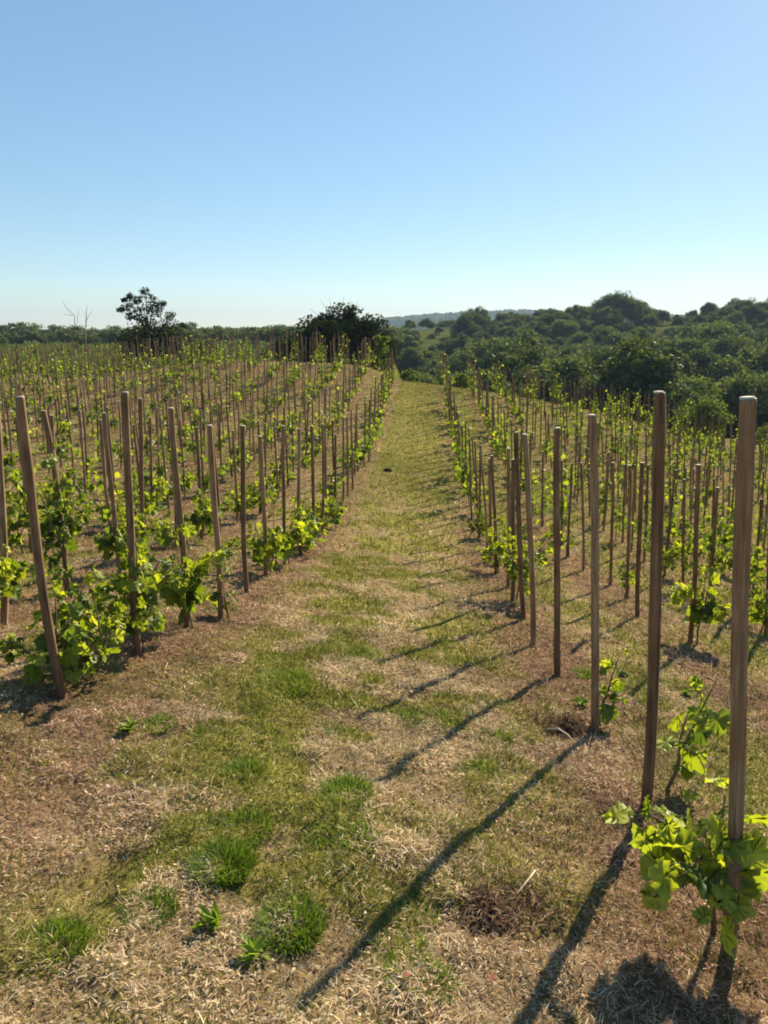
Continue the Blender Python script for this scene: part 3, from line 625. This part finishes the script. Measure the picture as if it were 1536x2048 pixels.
def tree(name, lab, cat, group, loc, tm, cm, sc=(1, 1, 1), rz=0.):
    o = bpy.data.objects.new(name, None); COL.objects.link(o); o.location = loc; o.rotation_euler = (0, 0, rz); o.scale = sc
    tag(o, lab, cat, group); link('trunk', tm, o); link('crown', cm, o); return o
# wooded hillside: seven crown kinds on shared meshes
HILL = []
for i in range(7):
    rx = 3.6+.3*(i % 3); rz = 2.9+.35*(i % 4)
    HILL.append((trunk_mesh(700+i, 3.4, .22, 4, 3.0), crown_mesh('crown', 720+i, dome_clumps(740+i, rx, rz, 56, 3.4, 1.1), 210, .30, M_tree, up=1.0)))
cand = []; y = 58.0
while y < 246:
    st = 5.3+.013*(y-58); x = -.07*y
    while x < .60*y:
        a = x/y
        jx, jy = x+rnd.gauss(0, 1.3), y+rnd.gauss(0, 1.5); a = jx/jy
        if a > (-.012 if jy < 130 else -.05): cand.append((jx, jy))
        x += st*rnd.uniform(.8, 1.12)*(.8 if y > 150 else 1)
    y += st*rnd.uniform(.85, 1.05)*(1.0 if y < 110 else 1.15)
cand = [c for c in cand if in_view(c[0], c[1], float(height(*c))+4, .02)]

def over_crest(x, y):      # trees sunk wholly behind the vineyard's crest are left out
    t = np.linspace(5, 54, 50)/y; return (float(height(x, y))+6.5-EYE)/y > np.max((height(x*t, y*t)-EYE)/(y*t))
cand = [c for c in cand if over_crest(*c)]
while len(cand) > 296: cand.pop(rnd.randrange(len(cand)))
def hill_lab(x, y):
    if y < 95: return 'round bushy tree low in the valley just behind the vineyard', 'trees in the valley behind the vineyard'
    if y < 170: return 'rounded dark tree midway up the wooded hillside', 'trees midway up the wooded hillside'
    return 'dark tree near the top of the wooded hillside', 'trees near the top of the wooded hillside'
for (x, y) in cand:
    tm, cm = HILL[rnd.randrange(7)]; s = rnd.choice([.62, .75, .85, .95, 1.05, 1.2])*(1.05 if y < 85 else 1.2 if y < 150 else .75)
    mead = (.265 < x/y < .36 and y > 172) or (-.03 < x/y < .045 and 172 < y < 238)
    if mead:
        if x/y < .1 and rnd.random() < .3: continue
        s *= .55 if x/y < .1 else .7
    elif x/y < .05: s *= .72
    lab, grp = hill_lab(x, y); tree('wooded_hill_tree', lab, 'tree', grp, (x, y, float(height(x, y))-.5), tm, cm, (s, s, s*rnd.uniform(.85, 1.15)), rnd.uniform(0, 6.28))
# skyline trees that stand out on the hill
tmb = trunk_mesh(790, 7, .35, 7, 5); cmb = crown_mesh('crown', 791, dome_clumps(792, 6.2, 4.2, 80, 4.6, 1.5), 190, .30, M_tree, tint0=.4)
for (x, y, s, lab) in [(50, 206, 1.0, 'tallest loose crowned tree breaking the skyline of the wooded hill'), (56, 212, .8, 'loose crowned tree right of the tallest skyline tree'), (12.0, 196, .8, 'dark tall tree against the far blue hills'), (95, 205, 1.0, 'dark tall tree on the skyline at the right edge'), (84, 205, .75, 'dark tree stepping up to the right edge skyline'), (90, 192, .8, 'broad dark tree low in front of the right edge skyline'), (100, 198, .95, 'broad dark crown cut by the right edge of the photo'), (77, 200, .6, 'smaller dark crown at the left end of the right edge trees')]:
    tree('skyline_tree', lab, 'tree', None, (x, y, float(height(x, y))-.5), tmb, cmb, (s, s, s), rnd.uniform(0, 6))
# belt of trees beyond the left plateau
BELT = [(trunk_mesh(800+i, 2.0, .16, 3, 1.8), crown_mesh('crown', 810+i, dome_clumps(820+i, 2.6, 2.0+.3*(i % 3), 34, 2.0, .85), 70, .36, M_tree, tint0=.42)) for i in range(5)]
belt = []
for row_y, n, sc in ((205, 30, 1.25), (150, 20, .95), (112, 6, .6)):
    for i in range(n):
        a = -.60+.56*(i+rnd.uniform(.15, .85))/n; y = row_y*rnd.uniform(.92, 1.08); belt.append((a*y, y, sc*rnd.uniform(.75, 1.12)))
for (x, y, s) in belt:
    if not in_view(x, y, float(height(x, y))+3, .02): continue
    tm, cm = BELT[rnd.randrange(5)]
    lab, grp = ('low dark tree in the far belt beyond the green meadow', 'far tree belt beyond the meadow') if y > 175 else ('bushy tree on the meadow in front of the far tree belt', 'trees in the middle of the meadow') if y > 128 else ('small bush on the near meadow behind the vineyard crest', 'bushes on the near meadow')
    tree('belt_tree', lab, 'tree' if y > 128 else 'bush', grp, (x, y, float(height(x, y))-.2), tm, cm, (s*1.2, s*1.2, s*.92), rnd.uniform(0, 6.28))
# lone tree at left, dead tree, dark bush and shrubs on the crest
def at(x, y, dz=0): return (x, y, float(height(x, y))+dz)
lone = [((-1.45, 0, 4.15), (.24, .3, .16)), ((1.35, 0, 4.55), (.2, .3, .16)), ((-1.15, 0, 4.75), (.2, .2, .14)), ((-1.1, 0, 4.3), (.3, .3, .26)), ((1.05, 0, 4.3), (.3, .3, .26)), ((.9, 0, 3.9), (.34, .3, .24)), ((-.9, 0, 3.75), (.3, .3, .24)), ((.2, 0, 5.3), (.3, .3, .24)), ((-.8, .1, 4.95), (.24, .2, .2)), ((-.75, 0, 4.55), (.40, .4, .36)), ((-.35, .1, 4.75), (.3, .3, .3)), ((.25, 0, 4.95), (.55, .5, .45)), ((.75, .1, 4.6), (.42, .4, .36)), ((-.5, 0, 4.05), (.5, .45, .34)), ((.0, .1, 4.2), (.42, .4, .3)), ((.55, 0, 4.15), (.4, .4, .3)), ((-.15, 0, 3.6), (.45, .4, .3)), ((.35, 0, 3.45), (.5, .4, .32)),
        ((1.75, 0, 3.75), (.38, .4, .34)), ((1.3, 0, 3.2), (.6, .5, .4)), ((.6, .1, 2.95), (.8, .6, .42)), ((-.35, 0, 2.75), (.8, .6, .45)), ((1.75, .1, 2.75), (.6, .5, .42)), ((2.5, 0, 3.2), (.22, .2, .16)), ((-1.0, 0, 2.3), (.7, .6, .5)), ((.3, 0, 2.2), (1.3, .8, .6)), ((1.6, 0, 2.1), (.9, .7, .6)), ((.4, 0, 1.3), (1.6, .9, .8))]
b = MB(); k = np.linspace(0, 1, 6)[:, None]
b.tube(np.array([.3, 0, -.4])*(1-k)+np.array([.2, 0, 3.2])*k, [.17, .16, .14, .12, .1, .08], 8)
for e in [(-.75, 0, 4.5), (.25, 0, 5.1), (.75, 0, 4.6), (-.5, 0, 4.0), (1.75, 0, 3.8), (2.5, 0, 3.25), (-1, 0, 2.5), (.0, .1, 4.3)]:
    s0 = np.array([.22, 0, 1.6 if e[2] < 3.9 else 2.6]); b.tube(s0*(1-k)+np.array(e)*k+np.array([0, 0, .25])*(k*(1-k)), np.linspace(.07, .015, 6), 6)
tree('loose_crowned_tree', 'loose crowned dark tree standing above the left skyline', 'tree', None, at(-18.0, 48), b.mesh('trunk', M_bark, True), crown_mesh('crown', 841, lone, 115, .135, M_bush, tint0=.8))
b = MB()
def limb(p0, p1, r0, r1, j=.06, seed=0):
    r_ = np.random.default_rng(seed); k = np.linspace(0, 1, 6)[:, None]; pts = np.array(p0)*(1-k)+np.array(p1)*k+r_.normal(0, j, (6, 3))*np.array([1, 1, .3])*(k*(1-k)*3); b.tube(pts, np.linspace(r0, r1, 6), 6)
limb((0, 0, -.3), (.15, 0, 2.7), 0.0620, 0.0420, .06, 1); limb((.15, 0, 2.6), (.45, 0, 4.5), 0.0372, 0.0090, .08, 2); limb((.15, 0, 2.5), (-1.15, 0, 4.8), 0.0372, 0.0072, .08, 3); limb((-.3, 0, 3.4), (-.2, .1, 4.3), 0.0155, 0.0060, .06, 4)
limb((.3, 0, 3.6), (.8, 0, 4.3), 0.0155, 0.0060, .05, 5); limb((-.6, 0, 3.9), (-1.2, 0, 4.0), 0.0155, 0.0060, .05, 6); limb((.1, 0, 2.3), (-.95, 0, 2.9), 0.0217, 0.0072, .08, 7); limb((.3, 0, 3.2), (.25, 0, 4.2), 0.0124, 0.0060, .05, 8); limb((-.5, 0, 2.7), (-.7, 0, 3.3), 0.0124, 0.0048, .05, 9)
o = bpy.data.objects.new('dead_tree', None); COL.objects.link(o); o.location = at(-22.3, 48.5, -.1); tag(o, 'bare dead tree with two forked limbs against the sky at left', 'dead tree'); link('trunk', b.mesh('trunk', M_deadwood, True), o)
bush = dome_clumps(861, 2.6, 2.35, 170, 1.2, .55)+[((.3, 0, 3.55), (.9, .8, .42)), ((1.6, 0, 2.9), (.8, .8, .5)), ((2.1, 0, 1.6), (.7, .7, .9)), ((-2.0, 0, 1.9), (.8, .7, .8)), ((-1.2, 0, 2.7), (.9, .8, .6)), ((0, 0, 1.5), (1.9, 1.4, 1.3)), ((1.2, 0, 1.2), (1.3, 1.2, 1.2)), ((-.6, 0, .6), (1.9, 1.1, .8)), ((1.4, -.3, .9), (1.2, 1, .9)), ((-1.5, -.3, 1.0), (1.1, 1, .9)), ((0, -.9, 1.2), (1.6, .8, 1.1)), ((1.3, 0, .4), (1.3, 1, .6))]
b = MB(); r_ = np.random.default_rng(6)
for i in range(7):
    a = r_.uniform(0, 6.28); k = np.linspace(0, 1, 5)[:, None]; b.tube(np.array([.1*math.cos(a), .1*math.sin(a), -.4])*(1-k)+np.array([1.5*math.cos(a), 1.2*math.sin(a), 2.6])*k, np.linspace(.07, .02, 5), 6)
for i in range(16):
    x0 = r_.uniform(-1.6, 1.3); k = np.linspace(0, 1, 4)[:, None]; b.tube(np.array([x0*.8, 0, 3.0])*(1-k)+np.array([x0+r_.normal(0, .3), r_.normal(0, .3), r_.uniform(3.7, 4.35)-.25*abs(x0)])*k, np.linspace(.014, .006, 4), 4)
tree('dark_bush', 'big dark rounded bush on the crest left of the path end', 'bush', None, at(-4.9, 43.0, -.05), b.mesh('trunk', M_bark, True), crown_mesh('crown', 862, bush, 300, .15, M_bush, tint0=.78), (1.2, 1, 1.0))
def shrub(name, lab, x, y, rx, rz, n, per, leaf, m, seed, tint0=.5, cat='shrub', z0=None):
    tm = trunk_mesh(seed, rz*.9, .05, 4, rx*.8); cm = crown_mesh('crown', seed+1, dome_clumps(seed+2, rx, rz, n, rz*.75 if z0 is None else z0, rx*.34), per, leaf, m, tint0=tint0)
    tree(name, lab, cat, None, at(x, y, -.1), tm, cm)
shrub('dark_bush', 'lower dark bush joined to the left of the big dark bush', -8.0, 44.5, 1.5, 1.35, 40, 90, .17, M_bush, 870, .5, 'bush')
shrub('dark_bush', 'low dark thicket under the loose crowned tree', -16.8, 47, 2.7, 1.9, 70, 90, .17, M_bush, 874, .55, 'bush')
shrub('green_shrub', 'narrow olive green shrub at the right side of the big dark bush', -2.35, 40.6, .62, 1.35, 26, 80, .12, M_shrub, 880, .4)
shrub('green_shrub', 'small yellow green shrub at the left of the path end', -.75, 38.4, .5, .42, 16, 60, .1, M_shrub, 884, .6)
shrub('green_shrub', 'small yellow green shrub at the right of the path end', 1.9, 38.0, .45, .5, 16, 60, .1, M_shrub, 888, .6)
shrub('green_bush', 'bright green rounded bush beyond the right rows, near the right edge', 13.3, 36.5, 1.2, 1.15, 36, 90, .13, M_shrub, 892, .35, 'bush')
shrub('green_bush', 'pale green bush at the right edge below the wooded hill', 18.5, 40.5, 1.1, .9, 30, 70, .14, M_shrub, 896, .5, 'bush')
HAZE = .00027
# ------------------------------------------------------------------ far blue hills and haze
ax_ = np.linspace(-.75, .8, 240); V = []
top = np.interp(ax_, [-.75, -.4, -.1, -.05, .0, .05, .12, .25, .8], [2, 3, 10, 20, 27, 32, 36, 26, 20])
rr = np.random.default_rng(9); rough = np.convolve(rr.normal(0, 1, 240), np.ones(3)/3, 'same')*.9
for i, a in enumerate(ax_):
    for q, (dr, hz) in enumerate(((1000, -30), (1250, .45), (1450, .92), (1520, 1.0), (1700, .8), (2000, -.2))):
        z = hz if q == 0 else hz*top[i]+(rough[i] if q in (2, 3) else 0)
        V.append((a*dr, dr, z))
F = [(i*6+j, (i+1)*6+j, (i+1)*6+j+1, i*6+j+1) for i in range(239) for j in range(5)]
M_far = plain('far_wood', (.055, .07, .03), scale=.02, var=.5, bump=0)
link('far_hills', mesh_np('far_hills', V, F, M_far, smooth=True))['kind'] = 'structure'
n = 5200; a = rng.uniform(-.12, .4, n); dr = rng.uniform(1060, 1500, n); zt = np.where(dr < 1250, -30+(dr-1000)/250*(30+.45*np.interp(a, ax_, top)), np.interp(dr, [1250, 1450, 1520], [.45, .92, 1])*np.interp(a, ax_, top))
d = rng.normal(0, 1, (n, 3)); X, Y, Z = frames(rng.normal(0, .4, (n, 3))+np.array([0, -1, .4]), np.stack([rng.normal(0, .5, n), rng.normal(0, .3, n), np.ones(n)], 1))
V, F = scatter(np.array([(-.5, 0, 0), (.5, 0, 0), (.62, .5, .2), (.2, 1, 0), (-.3, .95, .1), (-.6, .5, .2)]), np.array([(0, 1, 2), (0, 2, 3), (0, 3, 4), (0, 4, 5)]), np.stack([a*dr, dr, zt-1], 1), X, Y, Z, rng.uniform(4, 9, n))
o = link('far_wood', mesh_np('far_wood', V, F, M_tree, {'tint': np.repeat(rng.random(n)*.6, 6)})); tag(o, 'blue hazy woodland on the far hills', 'woodland', kind='stuff')
def haze(x0, x1, y0, y1, z0, z1, dens):
    V = [(x, y, z) for z in (z0, z1) for y in (y0, y1) for x in (x0, x1)]
    F = [(0, 2, 3, 1), (4, 5, 7, 6), (0, 1, 5, 4), (2, 6, 7, 3), (0, 4, 6, 2), (1, 3, 7, 5)]
    m, n, out = mat('haze'); p = N(n, 'ShaderNodeVolumePrincipled'); p.inputs['Density'].default_value = dens; p.inputs['Color'].default_value = (.34, .48, .7, 1); p.inputs['Anisotropy'].default_value = .2
    n.links.new(p.outputs[0], out.inputs[1])
    o = link('haze', mesh_np('haze', V, F, m)); tag(o, 'thin blue air between the vineyard and the far hills', 'haze', kind='stuff')
haze(-1650, 1750, -40, 2400, -62, 60, HAZE)
